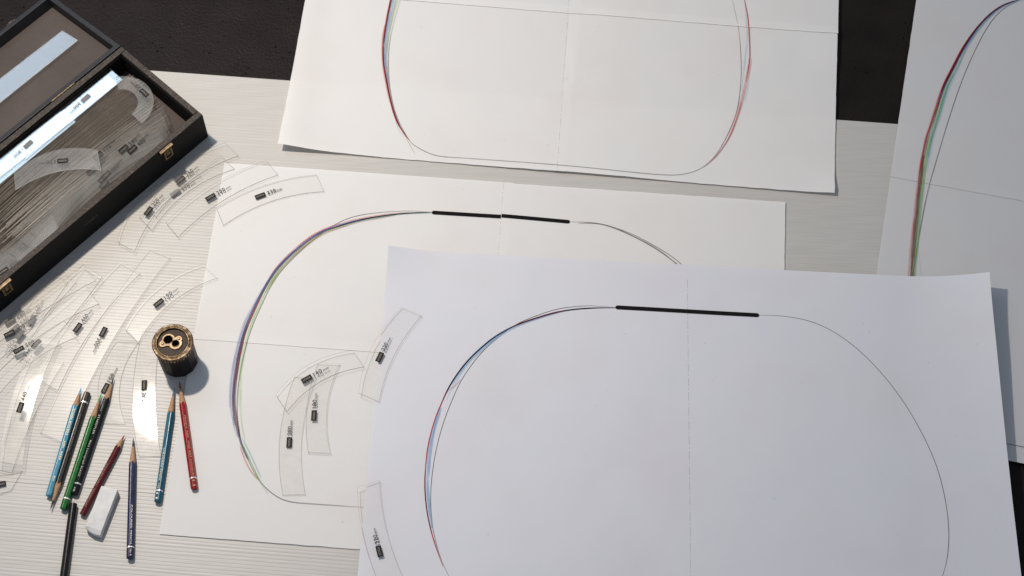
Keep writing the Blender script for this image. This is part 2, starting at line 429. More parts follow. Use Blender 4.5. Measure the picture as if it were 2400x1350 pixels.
def ribbon(sheet, name, pts, width, mat, z_add, px=True, per=8, taper=True, offs=None, round_ends=False, t0=0, t1=1, wob=0.0):
    """a drawn stroke lying on the sheet; pts are photo pixels or world points; widths in photo pixels"""
    P = [gp(x, y, .001) for x, y in pts] if px else pts
    C = smooth_line(catmull(P, per))
    L = [0]
    for a, b in zip(C, C[1:]): L.append(L[-1] + (b - a).length)
    tot = L[-1]; V = []; U = []; Fc = []; idx = 0
    sel = [k for k in range(len(C)) if t0 * tot - 1e-6 <= L[k] <= t1 * tot + 1e-6]
    if len(sel) < 2: return None
    PX = .00057
    seedv = random.random() * 50
    for k in sel:
        a = C[max(k - 1, 0)]; b = C[min(k + 1, len(C) - 1)]; d = (b - a); d.z = 0; d.normalize(); nrm = Vector((-d.y, d.x, 0))
        tt = (L[k] / tot - t0) / max(1e-6, t1 - t0)
        of = (offs(tt) * .86 if offs else 0) * PX + wob * PX * noise.noise(Vector((L[k] * 22, seedv, 0)))
        wd = width * PX * .5
        if taper: wd *= min(1, .35 + 5 * min(tt, 1 - tt))
        for s_ in (-1, 1):
            p = C[k] + nrm * (of + s_ * wd)
            V.append((p.x, p.y, sheet.z(p.x, p.y) + z_add)); U.append((L[k], s_ * wd + seedv))
    n = len(sel)
    for k in range(n - 1): Fc.append((2 * k, 2 * k + 2, 2 * k + 3, 2 * k + 1))
    if round_ends:
        for e, kk in ((0, 0), (1, n - 1)):
            a = Vector(V[2 * kk]); b = Vector(V[2 * kk + 1]); c = (a + b) / 2; r = (a - b).length / 2
            if round_ends != 'both' and e != (0 if round_ends == 'start' else 1): continue
            d = (C[sel[1]] - C[sel[0]]).normalized() * (-1 if e == 0 else 1); s0 = (a - c).normalized()
            base = len(V); V.append((c.x, c.y, c.z)); U.append((L[sel[kk]], seedv))
            for q in range(9):
                an = math.pi * q / 8; p = c + s0 * r * math.cos(an) + d * r * math.sin(an); V.append((p.x, p.y, c.z)); U.append((L[sel[kk]] + r * math.sin(an), seedv))
            for q in range(8): Fc.append((base, base + 1 + q, base + 2 + q))
    return mesh_obj(name, V, Fc, SM[mat], sheet.root, uvs=U)
def dashes(sheet, name, a, b, z_add, width=1.0, mat='centre', pat=((22, 0), (6, 1), (5, 0), (6, 1))):
    """one dash-dot centre line as a single printed part"""
    A = gp(*a, .001); B = gp(*b, .001); d = B - A; L = d.length; d.normalize(); n = Vector((-d.y, d.x, 0)); PX = .00057
    x = 0; V = []; Fc = []; U = []; k = 0
    while x < L:
        ln, gap = pat[k % len(pat)]; ln *= PX; k += 1
        if not gap:
            e = min(L, x + ln)
            for q in (x, e):
                for s_ in (-1, 1):
                    p = A + d * q + n * (s_ * width * PX / 2); V.append((p.x, p.y, sheet.z(p.x, p.y) + z_add)); U.append((q, s_ * .0003))
            m = len(V); Fc.append((m - 4, m - 2, m - 1, m - 3))
        x += ln
    return mesh_obj(name, V, Fc, SM[mat], sheet.root, uvs=U)

# --- T: far sheet (four taped pages)
Tc = Vector((63.5, 1447.1, 0)) * K; Ta, Tb = 416.6 * K, 289.4 * K
rt = thing('drawing_sheet', 'four-page taped drawing at the back with red-edged track oval and raised left corner', 'drawing', (0, 0, 0))
def zT(u, v):
    z = .0010 + .0011 * nz(u, v, 7, 3.1) + .0005 * nz(u, v, 22, 8.2)
    z += .007 * math.exp(-((u + Ta) / .055) ** 2 - (v / .075) ** 2)
    z += .0035 * math.exp(-((u + Ta) / .03) ** 2) * (1 if v < .3 else 1)
    z += .0022 * math.exp(-(v / .02) ** 2) * (.5 + .5 * math.sin(u * 17 + 1.2))
    z += .0025 * math.exp(-((u - Ta) / .03) ** 2 - ((v - Tb * .92) / .03) ** 2) + .003 * math.exp(-((u - Ta) / .02) ** 2 - ((v - .01) / .02) ** 2)
    z += .0008 * math.exp(-((v - Tb) / .008) ** 2)
    return z + .0006
ST = Sheet(rt, Tc, -.0967, zT)
ov = .013
ST.page(-Ta, ov, 0, Tb + ov, 0); ST.page(0, Ta, .0004, Tb + ov, 1)
ST.page(-Ta, ov, Tb, 2 * Tb, 2); ST.page(.0003, Ta + .0008, Tb + .0006, 2 * Tb, 3)
# --- M: middle sheet
Mc = Vector((-36.2, 1135.6, 0)) * K; Ma, Mb_ = 419.35 * K, 294.4 * K
rm = thing('drawing_sheet', 'four-page taped drawing in the middle with rainbow-hatched oval and split black bar', 'drawing')
def zM(u, v):
    return .0005 + .00028 * nz(u, v, 8, 5.3) + .0006 * math.exp(-((v - Mb_) / .018) ** 2) * (.4 + .6 * abs(math.sin(u * 9))) + .0007 * math.exp(-(v / .006) ** 2) * (1 if v > 0 else 0)
SMi = Sheet(rm, Mc, -.0797, zM)
SMi.page(-Ma, ov, -Mb_, ov, 0); SMi.page(0, Ma, -Mb_, ov, 1)
SMi.page(-Ma, ov, 0, Mb_, 2); SMi.page(.0002, Ma, .0002, Mb_ - .0012, 3)
# --- R: right sheet
Rc = gp(2087, 415); Rang = math.radians(-12.4)
rr_ = thing('drawing_sheet', 'taped drawing at the right edge with green and brown hatched curve', 'drawing')
def zR(u, v): return .0007 + .0006 * nz(u, v, 6, 9.1) + .0006 * math.exp(-(v / .006) ** 2) * (1 if v > 0 else 0)
SR = Sheet(rr_, Rc, Rang, zR)
SR.page(0, .30, -.365, ov, 0, 'paper_r'); SR.page(-.0004, .30, 0, .42, 2, 'paper_r')
# --- B: near sheet, one big curling page
class QSheet(Sheet):
    def __init__(s, root):
        s.root = root
        s.TL = gp(911, 578, .013); s.TR = gp(2318, 640, .027); s.BL = gp(838, 1350, .004); s.BR = gp(2393, 1350, .014)
        for k in ('TL', 'TR', 'BL', 'BR'): getattr(s, k).z = 0
    def w(s, u, v):   # u 0..1 left-right, v 0 top .. 1 frame bottom (goes on to 1.25)
        return s.TL.lerp(s.TR, u) * (1 - v) + s.BL.lerp(s.BR, u) * v
    def zuv(s, u, v):
        cr = max(0, (u - .85) / .15); cl = max(0, 1 - u / .10); ct = max(0, 1 - v / .9)
        z = .0052 + .0011 * nz(u * .8, v * .5, 5, 2.2) + .0005 * nz(u, v * .6, 13, 4.4)
        z += cr ** 2 * (.010 + .0135 * max(0, 1 - v / .8) ** 1.6)
        z += cl ** 2 * .0095 * max(0, 1 - v / .28) ** 2
        z += .0016 * max(0, 1 - v / .12) ** 2
        return z
    def z(s, x, y):
        u, v = .5, .5
        for _ in range(5):
            p = s.w(u, v); du = (s.w(u + 1e-3, v) - p) * 1e3; dv = (s.w(u, v + 1e-3) - p) * 1e3
            ex_, ey_ = x - p.x, y - p.y; det = du.x * dv.y - du.y * dv.x
            u += (ex_ * dv.y - ey_ * dv.x) / det; v += (du.x * ey_ - du.y * ex_) / det
        return s.zuv(u, v)
rb = thing('drawing_sheet', 'single cool white sheet in front with thin blue-traced oval and curling top corners', 'drawing')
SB = QSheet(rb)
nx, ny = 110, 70; V = []; Fc = []
for j in range(ny + 1):
    for i in range(nx + 1):
        u, v = i / nx, 1.22 * j / ny; p = SB.w(u, v); V.append((p.x, p.y, SB.zuv(u, v)))
for j in range(ny):
    for i in range(nx):
        a = j * (nx + 1) + i; Fc.append((a, a + nx + 1, a + nx + 2, a + 1))
mesh_obj('page', V, Fc, MAT['paper_b'], rb, smooth=True)

# ---- drawn lines
ZL = .00095
def off(a, b=None):
    b = a if b is None else b
    return lambda t_: a + (b - a) * t_
# M
gM = [(1012, 497), (944, 494), (855, 502), (811, 514), (772, 534), (725, 570), (678, 614), (642, 657), (618, 705), (589, 770), (571, 833), (560, 889), (555, 951), (560, 1014), (577, 1067), (598, 1113), (623, 1144), (655, 1168), (686, 1177), (720, 1180), (850, 1189), (900, 1192)]
cM = [(1012, 498), (960, 499), (915, 503), (870, 510), (826, 520), (772, 536), (737, 553), (692, 587), (650, 630), (622, 671), (597, 722), (574, 775), (560, 832), (553, 873), (548, 920), (549, 967), (560, 1024)]
ribbon(SMi, 'guide_line', gM, 1.05, 'graphite', ZL)
zz = ZL + .00004
for nm, mt, wd, o0, o1, a, b in [
    ('lavender_stroke', 'lavender', 8, -5, -6, .55, .97), ('lavender_stroke', 'lavender', 5, -9, -10, .62, .92), ('indigo_stroke', 'indigo', 5, 1, -2, .24, 1.0), ('blue_stroke', 'blue', 4.5, 1, -3, .10, .86),
    ('red_stroke', 'pink', 3, -3, -5, .06, .40), ('red_stroke', 'pink', 4, -5, -4, .25, .52), ('red_stroke', 'red', 2.2, 2, 3, .52, .84), ('brown_stroke', 'brown', 6, 1, 3, .66, 1.0),
    ('olive_stroke', 'olive', 6, 3, 8, .10, .56), ('olive_stroke', 'tan', 5, 7, 11, .24, .55), ('green_stroke', 'lime', 7, 9, 11, .46, .84), ('green_stroke', 'lime', 4, 5, 12, .40, .92),
    ('teal_stroke', 'teal', 2, 3, 4, .0, .2), ('black_stroke', 'black', 2.2, 0, 1, .0, .30), ('blue_stroke', 'blue', 3, 0, 1, .2, .6), ('violet_stroke', 'greyviolet', 6, -2, 0, .4, .95)]:
    ribbon(SMi, nm, cM, wd, mt, zz, offs=off(o0, o1), t0=a, t1=b, wob=1.2); zz += .00003
for nm, mt, wd, pts in [('red_tail', 'pink', 3.5, [(562, 1045), (577, 1085), (590, 1108), (606, 1126)]), ('green_tail', 'lime', 4, [(563, 1030), (580, 1068), (597, 1105), (612, 1132), (630, 1160)]),
                        ('green_tail', 'green', 2, [(564, 1034), (582, 1070), (598, 1106), (610, 1128)]), ('teal_tail', 'teal', 3, [(566, 1025), (586, 1062), (600, 1095), (612, 1120)]),
                        ('indigo_tail', 'indigo', 3.5, [(557, 1005), (562, 1032), (572, 1058), (583, 1080)]), ('green_stroke', 'lime', 4, [(566, 880), (563, 940), (566, 990), (574, 1035)]),
                        ('lavender_tail', 'lavender', 3, [(545, 975), (548, 1000), (556, 1025)])]:
    ribbon(SMi, nm, pts, wd, mt, zz); zz += .00003
ribbon(SMi, 'thick_bar', [(1017, 498.5), (1174, 508)], 9.5, 'marker', ZL + .0001, taper=False, round_ends='start')
ribbon(SMi, 'thick_bar', [(1175.5, 506), (1210, 509), (1331, 520)], 9.5, 'marker', ZL + .0001, taper=False, round_ends='end')
ribbon(SMi, 'guide_line', [(1335, 520), (1390, 522), (1430, 530), (1480, 548), (1530, 574), (1570, 598), (1602, 624), (1625, 648)], 1.4, 'graphite', ZL)
ribbon(SMi, 'sketch_line', [(1355, 524), (1400, 524), (1440, 535), (1500, 562), (1550, 592), (1590, 622), (1610, 640)], 2.0, 'graphite_soft', ZL + .00005)
ribbon(SMi, 'sketch_line', [(1440, 533), (1500, 561), (1552, 590), (1588, 623), (1606, 640)], 1.2, 'graphite_soft', ZL + .00009)
dashes(SMi, 'centre_line', (1181, 426), (1167, 600), ZL, .8)
# T
gT = [(941, -14), (939, 0), (925, 47), (914, 94), (910, 141), (912.5, 200), (922, 250), (935, 287), (959, 330), (975, 344), (1003, 359), (1034, 368), (1103, 372.5), (1306, 389), (1400, 398), (1474, 405.5), (1571, 412.5), (1613, 407), (1648, 393), (1683, 358), (1718, 289), (1731.6, 237), (1737, 174), (1735, 111), (1730, 63), (1716, 0), (1711, -15)]
rT = [(918, -14), (915.6, 0), (906, 47), (898.4, 100), (898, 141), (901.6, 172), (911, 219), (922, 265), (937, 300), (959, 330)]
ribbon(ST, 'guide_line', gT, .95, 'graphite', ZL)
zz = ZL + .00004
for nm, mt, wd, o0, o1, a, b in [
    ('red_stroke', 'red', 4.2, 0, 0, 0, 1), ('red_stroke', 'pink', 4, -3, -2, .2, .75), ('indigo_stroke', 'darkred', 2.5, 2, 1, 0, .35), ('violet_stroke', 'greyviolet', 4, 5, 3, 0, .45),
    ('blue_stroke', 'skyblue', 5, 9, 4, 0, .62), ('pale_blue_stroke', 'paleblue', 6, 13, 5, 0, .6), ('tan_stroke', 'tan', 4, 17, 7, 0, .6), ('green_stroke', 'lime', 5, 21, 9, 0, .42), ('dark_red_stroke', 'darkred', 2.2, 1, 1, .35, 1),
    ('violet_stroke', 'greyviolet', 2.5, 6, 3, .4, .9)]:
    ribbon(ST, nm, rT, wd, mt, zz, offs=off(o0, o1), t0=a, t1=b, wob=.8); zz += .00003
ribbon(ST, 'tan_tail', [(938, 300), (946, 315), (958, 336), (972, 361)], 2, 'tan', zz)
ribbon(ST, 'blue_tail', [(926, 280), (934, 305), (947, 322)], 2, 'lavender', zz)
rT2 = [(1741, -15), (1744, 0), (1752.5, 38), (1756, 87), (1756.7, 139), (1752.5, 167), (1745.5, 209), (1735, 250), (1723, 289), (1707, 327), (1686, 358), (1669, 376), (1648, 393)]
ribbon(ST, 'red_stroke', rT2, 2.8, 'pink', zz, t1=.95); ribbon(ST, 'red_stroke', rT2, 2.0, 'red', zz + .00003, t1=.5, wob=1)
ribbon(ST, 'red_stroke', rT2, 2.5, 'pink', zz + .00006, offs=off(-2, -6), t0=.35, t1=.8, wob=1.5)
ribbon(ST, 'red_stroke', rT2, 2.5, 'pink', zz + .00008, offs=off(5, 1), t0=.35, t1=.8, wob=1.5)
ribbon(ST, 'red_stroke', rT2, 1.6, 'red', zz + .00009, t0=.6, t1=1, wob=.8)
ribbon(ST, 'pale_blue_stroke', [(1745, 0), (1747.5, 30), (1751, 87), (1745.5, 132), (1740, 181), (1737, 216)], 4.5, 'paleblue', zz + .0001)
ribbon(ST, 'pale_blue_stroke', [(1753, 190), (1750, 215), (1744, 240)], 3, 'paleblue', zz + .0001)
dashes(ST, 'centre_line', (1334, -10), (1305, 402), ZL + .0001, .8)
# R
cR = [(2420, -8), (2385, 0), (2349, 13), (2313, 39), (2282, 75), (2256, 114), (2230, 166), (2209, 207), (2188, 275), (2170, 332), (2157, 399), (2149, 466), (2142, 534), (2136, 596), (2132, 650), (2130, 690)]
gR = [(2420, -12), (2385, 2), (2344, 26), (2313, 65), (2282, 124), (2251, 197), (2220, 290), (2194, 378), (2173, 451), (2157, 534), (2147, 596), (2139, 650), (2135, 690)]
ribbon(SR, 'guide_line', gR, 1.25, 'graphite', ZL)
zz = ZL + .00004
for nm, mt, wd, o0, o1, a, b in [
    ('brown_stroke', 'brown', 6, 1, 2, .05, 1), ('red_stroke', 'pink', 4, -3, -4, .25, 1), ('red_stroke', 'red', 2.2, -2, -2, .18, .7), ('green_stroke', 'green', 7, 9, 12, .34, .96), ('green_stroke', 'lime', 8, 10, 8, .26, .98),
    ('indigo_stroke', 'indigo', 4.5, 1, 2, .0, .46), ('violet_stroke', 'darkred', 3, 0, 0, .05, .42), ('teal_stroke', 'teal', 5, 6, 14, .12, .62), ('blue_stroke', 'skyblue', 3, 5, 6, .02, .3), ('pale_blue_stroke', 'paleblue', 4, 14, 17, .3, .66), ('brown_stroke', 'brown', 7, 3, 6, .6, 1)]:
    ribbon(SR, nm, cR, wd, mt, zz, offs=off(o0, o1), t0=a, t1=b, wob=1.2); zz += .00003
ribbon(SR, 'teal_tail', [(2149, 570), (2152, 600), (2158, 645)], 2, 'paleblue', zz)
ribbon(SR, 'guide_line', [(2330, 1033), (2360, 1040), (2420, 1052)], 1.3, 'graphite', ZL)
# B
ZB = .0004
gB = [(1445, 725), (1400, 722), (1375, 721), (1326, 724.7), (1288, 733), (1246, 748), (1211, 763), (1169, 792), (1126, 832), (1095, 873), (1076, 904), (1058, 945), (1042, 986), (1027, 1037), (1016, 1092), (1010, 1147), (1010, 1189), (1013, 1232), (1021, 1271), (1033, 1311), (1050, 1350), (1075, 1395)]
gB2 = [(1775, 743), (1810, 743.5), (1845, 746), (1900, 757), (1960, 785), (2030, 840), (2100, 920), (2150, 1000), (2190, 1085), (2213, 1170), (2222, 1250), (2218, 1310), (2208, 1350), (2190, 1400)]
dB = [(1443, 726), (1400, 726), (1346, 729), (1298, 737), (1250, 751.6), (1211, 765), (1172, 785), (1134, 813), (1095, 850), (1066, 888), (1047, 921), (1036, 946), (1021, 982), (1010, 1019), (1001, 1062), (996, 1122), (997, 1168), (1004, 1220), (1018, 1274), (1038, 1330)]
ribbon(SB, 'guide_line', gB, 1.15, 'graphite', ZB); ribbon(SB, 'guide_line', gB2, 1.15, 'graphite', ZB)
ribbon(SB, 'blue_stroke', dB, 5, 'skyblue', ZB + .00004, offs=off(2, 3), t0=.12, t1=.5, wob=1); ribbon(SB, 'teal_stroke', dB, 5, 'paleblue', ZB + .00007, offs=off(4, 8), t0=.20, t1=.55, wob=1)
ribbon(SB, 'lavender_stroke', dB, 3, 'lavender', ZB + .00009, offs=off(-2, -2), t0=.3, t1=.46)
ribbon(SB, 'blue_stroke', [(1033, 958), (1019, 995), (1010, 1040), (1004, 1080), (1002.5, 1122), (1003, 1153), (1007, 1198), (1012, 1240)], 5.5, 'skyblue', ZB + .00010)
ribbon(SB, 'blue_stroke', [(1035, 960), (1022, 1000), (1013, 1040), (1008, 1080), (1006, 1120)], 4, 'skyblue', ZB + .00012)
ribbon(SB, 'pale_blue_stroke', [(1001, 1130), (1003, 1170), (1010, 1215), (1014, 1240)], 6, 'paleblue', ZB + .00014)
ribbon(SB, 'dark_stroke', dB, 2.6, 'black', ZB + .00016, t1=.60); ribbon(SB, 'dark_red_stroke', dB, 3.2, 'darkred', ZB + .00018, t0=.13, t1=.28)
ribbon(SB, 'red_stroke', dB, 2.4, 'red', ZB + .0002, t0=.52, t1=1); ribbon(SB, 'dark_red_stroke', dB, 1.8, 'darkred', ZB + .00022, t0=.74, t1=.92)
ribbon(SB, 'red_flick', [(1080, 892), (1067, 907), (1050, 920)], 1.8, 'pink', ZB + .0002)
ribbon(SB, 'thick_bar', [(1447, 725), (1560, 731.3), (1773, 743)], 9.5, 'marker', ZB + .0002, taper=False, round_ends='both')
dashes(SB, 'centre_line', (1610, 660), (1618, 1370), ZB, 1.0, pat=((20, 0), (5, 1), (4, 0), (5, 1)))

# ------------------------------------------------------------------ curve templates
def fit_edge(P, n):
    """shallow arc through traced edge points (first and last kept)"""
    a, b = P[0], P[-1]; d = b - a; L = d.length; d.normalize(); nr = Vector((-d.y, d.x, 0))
    num = den = 0
    for p in P[1:-1]:
        t_ = (p - a).dot(d) / L; q = 4 * t_ * (1 - t_); num += q * (p - a).dot(nr); den += q * q
    s_ = num / den if den else 0
    return [a + d * (L * k / n) + nr * (s_ * 4 * (k / n) * (1 - k / n)) for k in range(n + 1)]
def prism(name, A, B, z0, th, mats, parent, zfun=None):
    """thin plate between two edge curves, its upper rim chamfered"""
    n = len(A); ch = .00042; V = []
    mid = [(p + q) / 2 for p, q in zip(A, B)]
    A2 = []; B2 = []
    for k in range(n):
        w_ = (B[k] - A[k]).normalized(); ln = Vector((0, 0, 0))
        if k == 0: ln = (mid[1] - mid[0]).normalized()
        if k == n - 1: ln = (mid[n - 2] - mid[n - 1]).normalized()
        A2.append(A[k] + w_ * ch + ln * ch); B2.append(B[k] - w_ * ch + ln * ch)
    for P, Q, z in ((A, B, z0), (A, B, z0 + th * .6), (A2, B2, z0 + th)):
        for p, q in zip(P, Q): V += [(p.x, p.y, z), (q.x, q.y, z)]
    Fc = []; fm = []; N = 2 * n
    for k in range(n - 1):
        Fc.append((2 * k, 2 * k + 1, 2 * k + 3, 2 * k + 2)); fm.append(0)
        Fc.append((2 * N + 2 * k, 2 * N + 2 * k + 2, 2 * N + 2 * k + 3, 2 * N + 2 * k + 1)); fm.append(0)
        for b in (0, N):
            Fc.append((b + 2 * k, b + 2 * k + 2, b + N + 2 * k + 2, b + N + 2 * k)); fm.append(1)
            Fc.append((b + 2 * k + 1, b + N + 2 * k + 1, b + N + 2 * k + 3, b + 2 * k + 3)); fm.append(1)
    for b in (0, N):
        Fc += [(b, b + N, b + N + 1, b + 1), (b + N - 2, b + N - 1, b + 2 * N - 1, b + 2 * N - 2)]; fm += [1, 1]
    return mesh_obj(name, V, Fc, mats, parent, fm)
def plate_and_number(root, rc, tc, zt, number, mirror=False, faint=False, size=1.0, brand=True):
    """black maker's plate with reversed lettering and the radius printed after it"""
    d = (tc - rc); d.z = 0; d.normalize(); up = Vector((-d.y, d.x, 0)) * (-1 if mirror else 1)
    L, Hh = .0138 * size, .0066 * size
    if rc is not None:
        c = Vector((rc.x, rc.y, zt))
        V = [c - d * L / 2 - up * Hh / 2, c + d * L / 2 - up * Hh / 2, c + d * L / 2 + up * Hh / 2, c - d * L / 2 + up * Hh / 2]
        pl = mesh_obj('label_plate', V, [(0, 1, 2, 3)] if not mirror else [(3, 2, 1, 0)], MAT['plate_grey' if faint else 'plate'], root)
        if brand:
            text_obj('lettering', 'UCHIDA', c + Vector((0, 0, .00012)), d, up, .0026 * size, MAT['ink_grey' if faint else 'plate_text'], pl, length=.0105 * size, center=True)
    h = .0053 * size
    st = Vector((rc.x, rc.y, zt)) + d * (L / 2 + .0026 * size)
    text_obj('printed_number', number, st, d, up, h, MAT['ink_grey' if faint else 'ink'], root, length=len(number) * .0039 * size, bold=.025, extra='mm')
def template(number, left, right, rc, tc, z, label, mirror=False, faint=False, mats=('acetate', 'edge'), th=.0011, n=22, zf=None, group='loose curve templates'):
    A = fit_edge([gp(x, y, z) for x, y in left], n); B = fit_edge([gp(x, y, z) for x, y in right], n)
    c = (A[n // 2] + B[n // 2]) / 2
    root = thing('curve_template', label, 'template', (c.x, c.y, z), group)
    lo = lambda p: p - Vector((c.x, c.y, 0))
    prism('blade', [lo(p) for p in A], [lo(p) for p in B], 0, th, [MAT[mats[0]], MAT[mats[1]]], root, (lambda p: zf(p)) if zf else None)
    if rc:
        r = gp(*rc, z + th); q = gp(*tc, z + th)
        zz_ = th + .00012 + (zf(lo(r)) if zf else 0)
        plate_and_number(root, r - Vector((c.x, c.y, 0)), q - Vector((c.x, c.y, 0)), zz_, number, mirror, faint)
    return root
zb0 = .0004   # just above the corrugated board
E_ = 'edge'; EL = 'edge_light'
mz = lambda k: .0022 + k * .0013
# cluster by the case
template('270', [(389-63.5+0, 509.6), (410, 445), (518, 365)], [(357, 541.6), (432, 458), (550, 397)], (411, 452), (438, 434), mz(0), 'clear curve template marked 270mm, its plate seen grey through another by the case', faint=True)
template('260', [(342, 485), (405, 405), (528, 335)], [(366.5, 511), (440, 430), (560, 366)], (423, 422), (447, 402), mz(1), 'clear curve template marked 260mm nearest the latch of the black case')
template('250', [(275, 568), (316, 478), (458, 402)], [(316, 591), (352, 522), (398, 465), (472, 414)], (348, 495), (368, 470), mz(2), 'clear curve template marked 250mm reaching furthest down-left from the latch cluster')
template('290', [(389, 523), (468, 452), (517, 424), (625, 377)], [(418, 557), (497, 486), (559, 453), (652, 411)], (493.5, 462), (521, 446), mz(1), 'clear curve template marked 290mm across the corner of the middle drawing')
template('230', [(506.5, 488), (615.5, 436), (742, 410)], [(523.6, 530), (630, 475), (760, 450)], (610, 459), (640, 448), mz(0), 'clear curve template marked 230mm lying on the top-left corner of the middle drawing', mats=('acetate', 'edge'))
# beside the sharpener
template('190', [(293, 771), (343, 701), (406, 648), (475, 620)], [(325, 803), (378, 735), (431, 687), (510, 652)], (372, 710), (397, 690), mz(1), 'clear curve template marked 190mm just behind the pencil sharpener', mats=('acetate', 'edge_light'))
template('150', [(273, 800), (240, 846), (231, 890), (235, 940), (245, 993)], [(325.6, 803), (290, 864), (282, 905), (294, 995)], (247, 910), (262, 882), zb0, 'clear curve template under the black and green pencils', mats=('acetate_worn', EL))
template('380', [(334, 775), (321, 830), (312, 889), (310, 950), (316, 1019), (326, 1072)], [(378, 778), (368, 844), (365, 932), (370, 1010), (378, 1070)], (338, 903), (337, 932), zb0, 'scratched clear curve template marked 380mm in front of the sharpener, printed upside down', mirror=True, mats=('acetate_worn', EL))
template('300', [(350, 583), (246, 723), (175, 842), (136, 917), (93, 1014)], [(400, 604), (340, 688), (270, 787), (229, 859), (188, 945), (148, 1038)], (242, 778), (227, 806), mz(0), 'longest loose clear curve template, marked 300mm in reverse', mirror=True, mats=('acetate', EL))
template('460', [(281, 614), (215, 685), (150, 770), (85, 887)], [(330, 641), (239, 739), (184, 827), (136, 916)], (182, 768), (202, 741), mz(1.05), 'clear curve template marked 460mm in the left fan beside the 300mm one', mats=('acetate', EL))
# fan at the left
template('980', [(115, 638), (70, 695), (-20, 770)], [(136, 645), (53, 718), (-30, 800)], (24, 753), (50, 736), mz(0), 'clear template marked 980mm in the shadow of the case, topmost of the left fan')
template('600', [(195, 621), (95, 700), (-40, 790)], [(226, 658), (149, 700), (83, 741), (-25, 822)], (22, 782), (54, 766), mz(2.1), 'clear template marked 600mm with bold black print in the left fan')
template('640', [(150, 640), (70, 700), (-40, 800)], [(180, 663), (122, 726), (59, 785), (-30, 872)], (35, 770), (56, 752), mz(1.05), 'clear template marked 640mm with grey print in the left fan', faint=True)
template('160', [(136, 645), (85, 690), (40, 760)], [(160, 663), (136, 700), (100, 751), (70, 800)], (75, 750), (88, 724), mz(.0) + .0006, 'short clear template marked 160mm with grey print in the left fan', faint=True)
template('620', [(200, 667), (110, 745), (-30, 850)], [(233, 713), (166, 746), (89, 790), (0, 870)], (46, 784), (27, 806), mz(3.2), 'clear template marked 620mm in reverse in the left fan', mirror=True, faint=True)
template('500', [(195, 621), (130, 702), (24, 829)], [(240, 650), (187, 717), (134, 791), (71, 852)], (44, 820), (75, 803), mz(4.3), 'clear template marked 500mm with bold black print, lowest of the left fan', mats=('acetate', E_))
template('340', [(150, 752), (70, 810), (-40, 905)], [(182, 790), (118, 812), (77, 855), (-20, 950)], (85, 806), (66, 825), mz(5.4), 'clear template marked 340mm in reverse across the upper end of the glaring one', mirror=True)
tilted = template('440', [(89, 790), (58, 851), (34, 917), (15, 980), (-1, 1084)], [(140, 797), (114, 850), (86, 928), (65, 1018), (54, 1093)], (48, 956), (58, 928), mz(6.5), 'heavily scratched clear template glaring in the lamp light at the left edge', mats=('acetate_worn', EL))
tilted.rotation_euler = (0, .075, 0); tilted.location.z += .0008
template('', [(98, 838), (70, 890), (40, 960), (-15, 1100)], [(150, 850), (118, 900), (80, 980), (28, 1110)], None, None, mz(.0), 'plain clear template mostly hidden under the glaring one')
template('130', [(53, 1104), (20, 1112), (-40, 1108)], [(27, 1150), (0, 1159), (-45, 1160)], (0, 1135), (-28, 1140), zb0, 'short clear template cut off by the left edge beside the blue pencil')
# on the middle drawing
template('280', [(689, 882), (666, 957), (652, 1058), (662, 1161)], [(742, 886), (716, 973), (706, 1058), (716, 1160)], (678, 1037), (680, 1005), .0016, 'scratched clear curve template marked 280mm on the middle drawing', mats=('acetate_worn', EL))
template('180', [(742, 850), (723, 927), (712, 988), (721, 1061)], [(797, 853), (773, 930), (763, 996), (775, 1064)], (736, 974), (738, 942), .0029, 'clear curve template marked 180mm overlapping the 280mm one', mats=('acetate_worn', EL))
template('140', [(646, 926), (689, 880), (754, 840), (827, 822)], [(673, 966), (723, 913), (785, 880), (854, 861)], (719, 888), (749, 871), .0042, 'clear curve template marked 140mm lying across the tops of two others', mats=('acetate', 'edge'))
template('220', [(941, 720), (893, 780), (854, 853), (840, 922)], [(989, 740), (947, 792), (912, 865), (889, 943)], (890, 837), (904, 809), .0074, 'clear curve template marked 220mm bridging the edge of the front sheet', mats=('acetate', 'edge_pink'))
template('320', [(837, 1142), (839, 1200), (852, 1260), (882, 1350), (903, 1400)], [(890, 1126), (896, 1190), (912, 1270), (944, 1346), (966, 1395)], (889, 1292), (881, 1260), .0074, 'clear curve template marked 320mm on the lower left edge of the front sheet', mats=('acetate', 'edge_pink'))

# ------------------------------------------------------------------ template case
e1 = Vector((-.6805, -.7328, 0)).normalized(); e2 = Vector((e1.y, -e1.x, 0))   # along the front to the left; to the back
O = gp(489, 320); BL_, BW, BH = .400, .157, .0515; WT = .0085; FL = .013
Mx = Matrix(((e1.x, e2.x, 0, 0), (e1.y, e2.y, 0, 0), (0, 0, 1, 0), (0, 0, 0, 1)))
case = thing('template_case', 'open black leathercloth case with brass catches, packed with clear templates', 'case', (O.x, O.y, 0))
case.matrix_world = Matrix.Translation((O.x, O.y, 0)) @ Mx
Mi = None
def cbox(name, c, s, mat, parent=case, bv=.0007):
    m = MB(); m.box(c, s); o_ = m.build(name, MAT[mat] if isinstance(mat, str) else mat, parent)
    if bv: bevel(o_, bv)
    return o_
zc = .0004
body = [('front_wall', (BL_ / 2, WT / 2, BH / 2 + zc), (BL_, WT, BH)), ('back_wall', (BL_ / 2, BW - WT / 2, BH / 2 + zc), (BL_, WT, BH)),
        ('end_wall', (WT / 2, BW / 2, BH / 2 + zc - .0002), (WT - .0002, BW - 2 * WT, BH - .0004)), ('end_wall', (BL_ - WT / 2, BW / 2, BH / 2 + zc - .0002), (WT - .0002, BW - 2 * WT, BH - .0004))]
